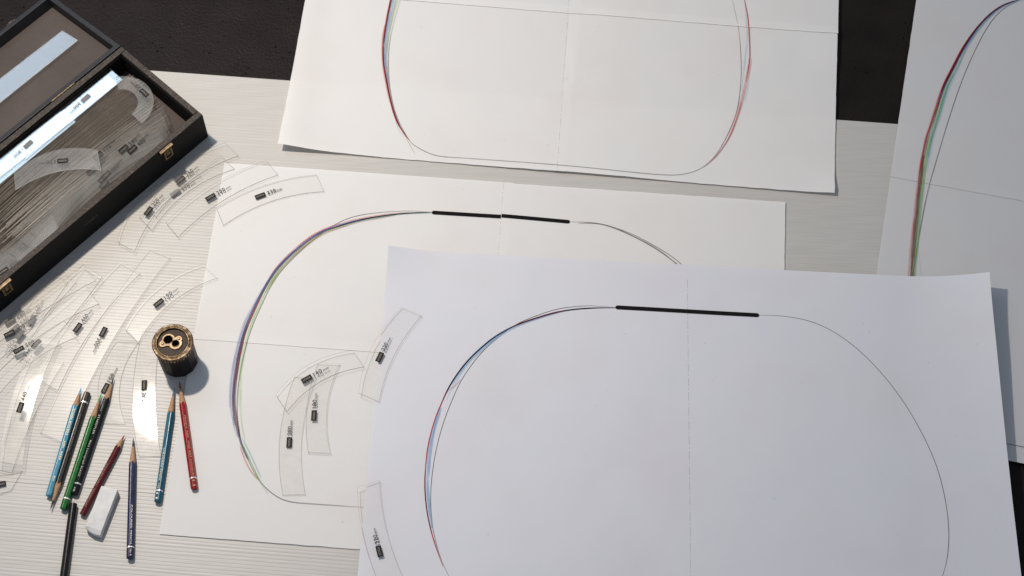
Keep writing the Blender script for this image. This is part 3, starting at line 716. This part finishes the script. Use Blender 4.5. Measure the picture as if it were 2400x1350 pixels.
for nm, c, s in body:
    wl = cbox(nm, c, s, 'leather')
    cbox('scuffed_rim', (c[0], c[1], BH + zc + .0004), (s[0] - .0006, s[1] - .0006, .0016), 'rim', wl, .0005)
cbox('inner_floor', (BL_ / 2, BW / 2, FL / 2 + zc + .0004), (BL_ - 2 * WT, BW - 2 * WT, FL), 'felt', bv=0)
for y, nm in ((WT + .0004, 'f'), (BW - WT - .0004, 'b')):
    cbox('wall_lining', (BL_ / 2, y, (BH + FL) / 2), (BL_ - 2 * WT, .0008, BH - FL - .004), 'inner', bv=0)
for x in (WT + .0004, BL_ - WT - .0004):
    cbox('wall_lining', (x, BW / 2, (BH + FL) / 2), (.0008, BW - 2 * WT - .002, BH - FL - .004), 'inner', bv=0)
def catch(x, first):
    m = MB(); m.box((x, -.0008, BH - .004), (.021, .0016, .008)); m.box((x, -.0025, BH - .0010), (.021, .004, .0012))
    pl = m.build('catch_plate', MAT['brass_dark'], case); bevel(pl, .0004)
    m = MB()
    for sx in (-1, 1): m.box((x + sx * .0052, -.0042, BH - .0115), (.0028, .0016, .017))
    m.box((x, -.0042, BH - .0190), (.0076, .0016, .0028)); m.box((x, -.0035, BH - .0045), (.0076, .0016, .0024))
    lp = m.build('catch_loop', MAT['brass'], pl); bevel(lp, .0004)
    m = MB(); m.box((x, -.0030, BH - .0100), (.0050, .0034, .0075)); hk = m.build('catch_hook', MAT['brass'], pl); bevel(hk, .0006)
catch(.066, True); catch(.334, False)
# embossed maker's name on the front
text_obj('embossed_lettering', 'UCHIDA', Vector((.196, -.0001, .030)), Vector((-1, 0, 0)), Vector((0, 0, 1)), .0032, simple('dull emboss', (.06, .055, .05), .6), case, center=True, length=.022)
# lid, folded back until its far edge rests on the table
LT = .0235; LW = BW - .002; drop = math.asin((BH + .0005 - LT - TZ) / LW) if False else math.radians(9.6)
lid = bpy.data.objects.new('lid', None); COL.objects.link(lid); lid.parent = case
lid.location = (0, BW + .0022, BH + .0010); lid.rotation_euler = (-drop, 0, 0)
# lid local: y away from the hinge, z=0 rim plane, body hangs below
for nm, c, s in [('lid_wall', (BL_ / 2, .0035, -LT / 2), (BL_, .007, LT)), ('lid_wall', (BL_ / 2, LW - .0035, -LT / 2), (BL_, .007, LT)),
                 ('lid_wall', (.0035, LW / 2, -LT / 2 - .0002), (.0068, LW - .014, LT - .0004)), ('lid_wall', (BL_ - .0035, LW / 2, -LT / 2 - .0002), (.0068, LW - .014, LT - .0004))]:
    cbox(nm, c, s, 'lidrim', lid)
cbox('lid_panel', (BL_ / 2, LW / 2, -LT + .002), (BL_ - .014, LW - .014, .0038), 'leather', lid, 0)
cbox('lid_lining', (BL_ / 2, LW / 2, -LT + .0048), (BL_ - .0145, LW - .0145, .0016), 'felt', lid, 0)
for x in (.066, .334):
    m = MB(); m.box((x, LW + .0010, -.004), (.014, .0018, .007)); m.box((x, LW + .003, -.003), (.006, .003, .003)); m.build('catch_stud', MAT['brass_dark'], lid)
for x in (.10, .30):
    m = MB()
    n = 10
    for k in range(n):
        a = 2 * math.pi * k / n
    m.box((x, BW + .0012, BH + .0012), (.040, .0022, .0024)); hg = m.build('hinge', MAT['brass'], case); bevel(hg, .0008)

CW = case.matrix_world.copy()
# ---- things lying inside the case
def case_template(label, mesh, x, y, z, tilt, yaw=0.0, roll=0.0, group=None, name='curve_template', cat='template'):
    o_ = bpy.data.objects.new(name, mesh); COL.objects.link(o_)
    o_.matrix_world = CW @ Matrix.Translation((x, y, z)) @ Matrix.Rotation(yaw, 4, 'Z') @ Matrix.Rotation(tilt, 4, 'X') @ Matrix.Rotation(roll, 4, 'Y')
    tag(o_, label, cat, group); return o_
def arc_mesh(length, width, sag, th=.0008, mats=('acetate_box', 'edge_box'), n=14):
    """local: x along, y from 0 (top edge) to -width, bowed by sag"""
    A = []; B = []
    for k in range(n + 1):
        t_ = k / n; s_ = sag * 4 * t_ * (1 - t_); A.append(Vector((length * t_, s_ - sag * .5, 0))); B.append(Vector((length * (.02 + .96 * t_), s_ - sag * .5 - width, 0)))
    o_ = prism('curve_template', A, B, -th / 2, th, [MAT[mats[0]], MAT[mats[1]]], None)
    me = o_.data; bpy.data.objects.remove(o_); return me
meshes = [arc_mesh(l, .0225, s) for l, s in ((.262, .0040), (.250, .0046), (.270, .0034), (.256, .0030), (.246, .0050), (.266, .0037))]
n_row = 44; y0, y1 = BW - WT - .026, WT + .030
rnd = random.Random(11)
for i in range(n_row):
    f = i / (n_row - 1)
    y = y0 + (y1 - y0) * f
    tilt = math.radians(62 - 18 * f + rnd.uniform(-1, 1))
    ztop = FL + .0009 + .0245 * math.sin(tilt) + .0030 + rnd.uniform(-.0006, .0006)
    x = .014 + .018 * f * rnd.random() + rnd.uniform(-.004, .006) + .010 * f
    case_template('clear template standing in the tightly packed row inside the black case', meshes[rnd.randrange(6)], x, y, ztop, tilt, rnd.uniform(-.004, .004) + (.07 * (f - .5) if f > .5 else 0), group='templates packed upright in the case')
# a looser fan at the front, leaning, some with readable plates
fan = [('650', .130, .034, 30, .10), ('720', .150, .030, 26, .05), ('340', .100, .024, 24, .06), ('400', .092, .021, 22, .04), ('680', .140, .0225, 20, .015), ('700', .146, .0205, 18, -.01), ('60', .150, .0185, 16, -.02)]
fm2 = [arc_mesh(l, .0235, s, .0008, ('acetate', 'edge_box')) for l, s in ((.235, .016), (.250, .010), (.225, .020))]
for k, (num, xl, y, tl, yaw) in enumerate(fan):
    me = fm2[k % 3]; x = .024 + .006 * k
    z = FL + .0012 + .0245 * math.sin(math.radians(tl)) + .0012 * (len(fan) - k) + .009
    root = bpy.data.objects.new('curve_template', None); COL.objects.link(root); root.empty_display_size = .01
    root.matrix_world = CW @ Matrix.Translation((x, y + .027 - .002 * k, z)) @ Matrix.Rotation(yaw * .2, 4, 'Z') @ Matrix.Rotation(math.radians(tl), 4, 'X')
    tag(root, 'clear template marked %smm leaning at the front of the packed black case' % num, 'template', 'templates leaning at the front of the case')
    b = bpy.data.objects.new('blade', me); COL.objects.link(b); b.parent = root
    sag = {0: .016, 1: .010, 2: .020}[k % 3]
    pc = Vector((xl - x, -.0115 + sag * .4, .0006))
    plate_and_number(root, pc, pc + Vector((-1, .05, 0)), .0007, num, False, False, 1.0)
# small-radius template at the right end
A = []; B = []
for k in range(15):
    a = math.radians(-40 + 150 * k / 14); A.append(Vector((.043 * math.cos(a), .043 * math.sin(a), 0))); B.append(Vector((.022 * math.cos(a), .022 * math.sin(a), 0)))
root = thing('curve_template', 'small strongly curved clear template marked 50mm at the right end of the case', 'template', (0, 0, 0))
pc = gp(283, 243, .044)
root.location = (pc.x, pc.y, .0436); root.rotation_euler = (0, 0, math.radians(-6))
prism('blade', A, B, 0, .0009, [MAT['acetate_milky'], MAT['edge_box']], root)
plate_and_number(root, Vector((.027, .0195, 0)), Vector((.010, .033, 0)), .0012, '50', True)
# 120mm template lying on top of the row
zt = .0450
r120 = template('120', [(33, 405), (78, 375), (150, 348), (228, 352)], [(37, 446), (90, 418), (150, 400), (237, 400)], (147, 377), (122, 379), zt, 'clear template marked 120mm in reverse lying on top of the packed case', mirror=True, mats=('acetate_milky', EL), group=None)
template('420', [(-50, 640), (30, 568), (120, 500)], [(-35, 680), (45, 615), (140, 538)], (8, 636), (30, 621), .0300, 'clear template marked 420mm near the left catch inside the case', mats=('acetate_milky', 'edge_box'), group=None)
# straight strips reflecting the window
def strip(label, c4, z, mats=('acetate_strip', 'edge'), num=None, rc=None, tc=None, tilt=None):
    P = [gp(x, y, z) for x, y in c4]
    c = sum(P, Vector()) / 4
    root = thing('straight_template', label, 'template', (c.x, c.y, z), 'straight strip templates')
    n = 10
    A = [P[0].lerp(P[3], k / n) - Vector((c.x, c.y, 0)) for k in range(n + 1)]; B = [P[1].lerp(P[2], k / n) - Vector((c.x, c.y, 0)) for k in range(n + 1)]
    prism('blade', A, B, 0, .0009, [MAT[mats[0]], MAT[mats[1]]], root)
    if num:
        plate_and_number(root, gp(*rc, z) - Vector((c.x, c.y, 0)), gp(*tc, z) - Vector((c.x, c.y, 0)), .0011, num, True, True)
    if tilt: root.rotation_euler = tilt
    return root
strip('pale blue reflecting straight strip at the back right of the case', [(258, 161), (288, 187), (60, 376), (34, 346)], .0432, num='900', rc=(201, 231), tc=(180, 250))
strip('clear straight strip lying under the reflecting strips in the case', [(247, 170), (276, 197), (-30, 440), (-60, 408)], .0418)
strip('pale blue reflecting straight strip marked 1800mm at the back left of the case', [(142, 261), (170, 284), (-50, 455), (-76, 430)], .0446, num='1800', rc=(66, 339), tc=(42, 361))
strip('clear strip marked 1400mm in reverse beneath the 1800mm one', [(150, 256), (178, 286), (-46, 470), (-72, 440)], .0425, num='1400', rc=(109, 306), tc=(90, 322))
# strip lying in the lid
r = strip('pale grey straight strip lying in the open lid', [(146, 72), (183, 95), (-60, 290), (-100, 262)], .0300, mats=('acetate_mid', 'edge_light'))

# ------------------------------------------------------------------ pencil sharpener
sp_c = gp(420.5, 846.5)
sh = thing('pencil_sharpener', 'round two-hole bronze pencil sharpener with dark faceted body', 'sharpener', (sp_c.x, sp_c.y, .0012))
SHH = .0525
NF = 12; r0, r1 = .0232, .0236
m = MB(); zs = [0, .0008, SHH - .0085]
rings = [(r0 - .0006, 0), (r0, .0008), (r1, SHH - .0085)]
V = []; Fc = []
for r_, z in rings:
    for k in range(NF):
        a = 2 * math.pi * (k + .5) / NF + .1; V.append((r_ * math.cos(a), r_ * math.sin(a), z))
for j in range(2):
    for k in range(NF): Fc.append((j * NF + k, j * NF + (k + 1) % NF, (j + 1) * NF + (k + 1) % NF, (j + 1) * NF + k))
Fc += [tuple(range(NF - 1, -1, -1)), tuple(2 * NF + k for k in range(NF))]
o_ = mesh_obj('faceted_body', V, Fc, MAT['bakelite'], sh); bevel(o_, .0007, 2)
m = MB(); m.lathe([(.0236, SHH - .0085), (.0240, SHH - .0080), (.0240, SHH - .0035), (.0236, SHH - .0030)], 64); m.build('collar', MAT['bakelite'], sh, True)
m = MB(); nk = 40
for k in range(nk):
    a = 2 * math.pi * k / nk; R = Matrix.Rotation(a, 4, 'Z'); m.box((.02415, 0, SHH - .0056), (.0009, .0021, .0046), R)
o_ = m.build('knurled_ring', MAT['bronze'], sh); o_['kind'] = 'stuff'
m = MB(); m.lathe([(.0243, SHH - .0034), (.0250, SHH - .0028), (.0251, SHH - .0014), (.0246, SHH - .0003), (.0238, SHH), (.0205, SHH - .0002), (.0199, SHH + .0003), (.0191, SHH + .0003), (.0186, SHH - .0002), (.0184, SHH - .0018)], 72, caps=False)
m.build('rim_ring', MAT['bronze'], sh, True)
m = MB(); m.lathe([(.0186, SHH - .0022), (.0100, SHH - .00175), (.0001, SHH - .0017)], 64, caps=False); m.build('recessed_top', MAT['recess'], sh, True)
# cast insert: union of discs, raised
def blob(discs, z0, z1, name, mat, parent):
    n = 96; out = []
    for k in range(n):
        a = 2 * math.pi * k / n; d = Vector((math.cos(a), math.sin(a))); best = 0
        for (x, y, r_) in discs:
            b_ = d.x * x + d.y * y; cc = x * x + y * y - r_ * r_; q = b_ * b_ - cc
            if q >= 0: best = max(best, b_ + math.sqrt(q))
        out.append(best)
    V = []; Fc = []
    for s_, z in ((1, z0), (1, z1 - .0003), (.96, z1)):
        for k in range(n): a = 2 * math.pi * k / n; V.append((out[k] * s_ * math.cos(a), out[k] * s_ * math.sin(a), z))
    for j in range(2):
        for k in range(n): Fc.append((j * n + k, j * n + (k + 1) % n, (j + 1) * n + (k + 1) % n, (j + 1) * n + k))
    Fc.append(tuple(2 * n + k for k in range(n)))
    return mesh_obj(name, V, Fc, MAT[mat], parent)
PXm = .0502 / 98
hx = lambda px, py: ((px - 405) * PXm, -(py - 803) * PXm * 1.13)
h1 = hx(394.5, 797); h2 = hx(412.5, 805.5); s1 = hx(381.5, 806.5); s2 = hx(419.5, 795)
ins = blob([(h1[0], h1[1], .0083), (h2[0], h2[1], .0080), (s1[0], s1[1], .0045), (s2[0], s2[1], .0042), (0, 0, .006)], SHH - .0020, SHH - .0004, 'sharpener_insert', 'brass_dark', sh)
for (x, y), r_ in ((h1, .0053), (h2, .0041)):
    m = MB(); m.lathe([(r_ + .0009, SHH - .0005), (r_ + .0007, SHH + .0002), (r_ + .0001, SHH + .0002), (r_, SHH - .0001)], 40, (x, y, 0), caps=False); m.build('hole_rim', MAT['bronze'], ins, True)
    m = MB(); m.lathe([(r_ + .0002, SHH + .00005), (.0001, SHH + .00004)], 40, (x, y, 0), caps=False); m.build('hole_shade_disc', MAT['hole'], ins)  # flat black disc: the shade inside the hole is painted, nothing is bored
for (x, y) in (s1, s2):
    m = MB(); m.lathe([(.0017, SHH - .0006), (.0017, SHH), (.0012, SHH + .0004), (.0001, SHH + .0005)], 20, (x, y, 0), caps=False); m.build('screw', MAT['steel'], ins, True)

# ------------------------------------------------------------------ pencils
def pencil(label, tip, end, col, lead, hexa=True, cap=None, ring=False, prints=(), sharp=1.0, R=.0045, roll=None, zb=.0003, taper_wood='wood', blunt=False, foil='gold', capcol=None):
    roll = random.uniform(.12, .30) * random.choice((-1, 1)) if roll is None else roll
    apo = R * math.cos(math.pi / 6) if hexa else R
    T_ = gp(*tip, apo + zb); E0 = gp(*end, apo + zb)
    d = T_ - E0; L = d.length; ang = math.atan2(d.y, d.x)
    root = thing('pencil', label, 'pencil', (E0.x, E0.y, zb)); root.rotation_euler = (0, 0, ang)
    n = 48
    def rr(a): # radius of the section, flat side up
        if not hexa: return R
        q = ((a - roll - math.pi / 2 + math.pi / 6) % (math.pi / 3)) - math.pi / 6
        return min(apo / math.cos(q), R * .975)
    kk = .165 / sharp     # cone slope
    cone = R / kk
    pm = paint(label + ' paint', col)
    A = [2 * math.pi * k / n + roll for k in range(n)]
    def ring_v(x, f): return [(x if not callable(x) else x(a), f(a) * math.cos(a), apo + f(a) * math.sin(a)) for a in A]
    def skin(rings, capA=True, capB=False):
        V = []; Fc = []
        for rg_ in rings: V += rg_
        for j in range(len(rings) - 1):
            for k in range(n): Fc.append((j * n + k, j * n + (k + 1) % n, (j + 1) * n + (k + 1) % n, (j + 1) * n + k))
        if capA: Fc.append(tuple(range(n - 1, -1, -1)))
        if capB: Fc.append(tuple((len(rings) - 1) * n + k for k in range(n)))
        return V, Fc
    cl = .0135 if cap else 0.0
    if blunt: xs = lambda a: L
    else: xs = lambda a: L - rr(a) / kk + .0003 * math.sin(a * 7 + L * 900)
    V, Fc = skin([ring_v(cl + .0001, lambda a: rr(a) * .97), ring_v(cl + .0004, rr), ring_v(xs, rr)], True, blunt); sf = mesh_obj('shaft', V, Fc, pm, root)
    if not blunt:
        rl = .0014
        xw = L - rl / kk
        V, Fc = skin([ring_v(lambda a: xs(a) - .0002, lambda a: rr(a) * .985), ring_v(xw, lambda a: rl)], False); mesh_obj('sharpened_wood', V, Fc, MAT[taper_wood], root, smooth=True)
        lm = simple(label + ' lead', lead, .5)
        V, Fc = skin([ring_v(xw - .0004, lambda a: rl * 1.03), ring_v(L - .0012, lambda a: .00045), ring_v(L, lambda a: .0002)], False, True); mesh_obj('lead_point', V, Fc, lm, root, smooth=True)
    if cap:
        cm = paint(label + ' cap', cap)
        V, Fc = skin([ring_v(0, lambda a: R * .55), ring_v(.0005, lambda a: R * .85), ring_v(.0018, lambda a: min(rr(a) * 1.0, R * .98)), ring_v(cl, lambda a: rr(a) * 1.005)]); mesh_obj('dipped_end', V, Fc, cm, root)
    if ring:
        x0_ = cl - .0004; V, Fc = skin([ring_v(x0_, lambda a: rr(a) * 1.012), ring_v(x0_ + .0016, lambda a: rr(a) * 1.012)], True, True); mesh_obj('silver_ring', V, Fc, MAT['silver'], root)
    for body, xa, ln, hgt, fm_, flip, facet in prints:
        fa = math.pi / 2 + facet * math.pi / 3 + roll
        nrm = Vector((0, math.cos(fa), math.sin(fa))); yd = Vector((0, math.sin(fa), -math.cos(fa)))
        yd = Vector((1, 0, 0)).cross(nrm) * -1; xd = Vector((1, 0, 0))
        rad = apo if hexa else R
        org = Vector((xa, 0, apo)) + nrm * (rad * (1.0 if hexa else 1.0) + .00012)
        yd = nrm.cross(xd)
        if flip: xd = -xd; yd = -yd; org = org + Vector((ln, 0, 0))
        text_obj('foil_print', body, org, xd, yd, hgt * .78, MAT[fm_], root, length=ln, bold=.015)
    if not hexa or not cap:
        # bare end: wood and lead core showing
        m = MB(); V = [(-.00005, .0013 * math.cos(a), apo + .0013 * math.sin(a)) for a in A]; mesh_obj('core_end', V, [tuple(range(n - 1, -1, -1))], simple(label + ' core', tuple(min(1, c * 2 + .02) for c in col), .6), root)
    return root
pencil('light blue pencil, leftmost of the row', (190, 909), (115, 1163), (.055, .30, .44), (.10, .38, .60), True, None, False,
       [('6230  1001', .046, .024, .0024, 'gold', False, 0), ('COLOUR PENCIL', .078, .036, .0026, 'gold', False, 0), ('HB', .019, .006, .0022, 'gold', False, 0)], 1.0)
pencil('black pencil with grey cap lying beside the light blue one, point towards the viewer', (118, 1195), (205, 920), (.012, .010, .009), (.02, .02, .02), True, (.045, .038, .032), True,
       [('GRAPHITE PENCIL', .030, .050, .0024, 'plate_grey', False, 0)], 1.35, R=.0045)
pencil('green pencil with silver ring', (238, 921), (148, 1195), (.012, .16, .028), (.02, .28, .04), True, (.010, .15, .025), True, [], 1.35)
pencil('black pencil with pale lettering touching the green one', (267, 884), (174, 1160), (.010, .009, .009), (.012, .013, .02), True, (.008, .008, .010), True,
       [('Mars Lumograph BLACK', .022, .048, .0030, 'whitefoil', True, 0), ('STAEDTLER', .078, .026, .0031, 'whitefoil', True, 0), ('MADE IN GERMANY', .109, .022, .0017, 'whitefoil', True, 0), ('4B', .003, .006, .0028, 'whitefoil', True, 0)], 1.2)
pencil('dark red pencil partly behind the eraser', (292, 1019), (193, 1207), (.12, .008, .012), (.30, .02, .02), True, None, False,
       [('VERMILION', .010, .024, .0018, 'gold', True, 0), ('COLOURED PENCIL', .038, .030, .0018, 'gold', True, 0)], .75, R=.0041)
pencil('dark blue pencil pointing straight up between eraser and teal pencil', (312.5, 1027), (305, 1310), (.010, .018, .085), (.012, .02, .07), True, (.010, .016, .070), True,
       [('COLOURED PENCIL', .016, .050, .0026, 'whitefoil', True, 0), ('No 9', .003, .008, .0026, 'whitefoil', True, 0)], 1.3)
pencil('teal pencil pointing at the sharpener', (409, 907), (369, 1177), (.008, .13, .20), (.01, .14, .26), True, (.008, .12, .19), True,
       [('COLOURED PENCIL  153', .016, .052, .0024, 'whitefoil', True, 0), ('||', .003, .008, .0024, 'whitefoil', True, 0)], 1.4)
pencil('bright red pencil with its point under the sharpener', (420.5, 893), (456, 1147), (.34, .012, .018), (.22, .010, .012), True, (.32, .012, .016), True,
       [('FINE ART COLOUR', .016, .046, .0027, 'gold', True, 0), ('PENCIL RED', .066, .030, .0027, 'gold', True, 0), ('||', .003, .008, .0026, 'gold', True, 0)], 1.25)
pencil('plain black pencil cut off by the bottom edge', (172, 1181), (143, 1400), (.008, .008, .008), (.01, .01, .01), False, None, False, [], 1.0, R=.0046, blunt=True)

# ------------------------------------------------------------------ eraser
ez = .0105
c0 = gp(236, 1196, ez); a0 = gp(216, 1244, ez); a1 = gp(254, 1147, ez); d = (a1 - a0).normalized()
er = MB(); L_, W_, H_ = .0585, .0205, ez
nxe, nye = 26, 12
def ebox():
    V = []; Fc = []
    import itertools
    def sup(x, y, z):   # rounded block with a worn near-left corner
        p = Vector((x, y, z)); return p
    return V, Fc
m = MB(); m.box((0, 0, H_ / 2), (L_, W_, H_)); eo = m.build('eraser', MAT['eraser'])
tag(eo, 'white block eraser resting beside the dark red pencil', 'eraser')
me = eo.data
import bmesh
bm = bmesh.new(); bm.from_mesh(me)
bmesh.ops.subdivide_edges(bm, edges=bm.edges[:], cuts=9, use_grid_fill=True)
for v_ in bm.verts:
    x, y, z = v_.co
    # near end worn round on its left side
    if x < -.4 * L_ + .012 and y > -W_:
        e = max(0, (-x - (.5 * L_ - .009)) / .009); sgn = max(0, (y + .2 * W_) / (.7 * W_))
        v_.co.x += .0048 * (e ** 2) * sgn ** 2; v_.co.z -= .0022 * e * e * (z / H_)
    v_.co += Vector((noise.noise(v_.co * 90), noise.noise(v_.co * 90 + Vector((7, 0, 0))), noise.noise(v_.co * 70 + Vector((0, 9, 0))) * (1 if z > .002 else 0))) * .00025
bm.to_mesh(me); bm.free()
bevel(eo, .0011, 3)
eo.location = (c0.x, c0.y, .0004); eo.rotation_euler = (0, 0, math.atan2(d.y, d.x))

# ------------------------------------------------------------------ graphite and eraser specks on the sheets
rs = random.Random(5); V = []; Fc = []
spots = [(SB, (880, 2330), (690, 1340), 60), (SMi, (540, 1150), (430, 1240), 34), (ST, (720, 1920), (20, 380), 30)]
for sh_, (xa, xb), (ya, yb), n in spots:
    for _ in range(n):
        p = gp(rs.uniform(xa, xb), rs.uniform(ya, yb), .003)
        if sh_ is SMi and p.x > gp(860, 700).x and p.y < gp(900, 590).y: continue
        z = sh_.z(p.x, p.y) + (.0004 if sh_ is SB else .0012); r_ = rs.choice((.00018, .00022, .00028, .0004)); a = rs.uniform(0, 6.3); b = len(V)
        for k in range(4):
            V.append((p.x + r_ * (1.6 if k % 2 else .8) * math.cos(a + k * 1.57), p.y + r_ * math.sin(a + k * 1.57), z))
        V += [(p.x, p.y, z + r_ * .7), (p.x, p.y, z - r_ * .3)]
        for k in range(4): Fc += [(b + k, b + (k + 1) % 4, b + 4), (b + (k + 1) % 4, b + k, b + 5)]
o = mesh_obj('pencil_dust', V, Fc, simple('graphite crumbs', (.16, .14, .135), .8))
o['kind'] = 'stuff'; tag(o, 'tiny dark graphite and eraser specks scattered on the sheets', 'dust')
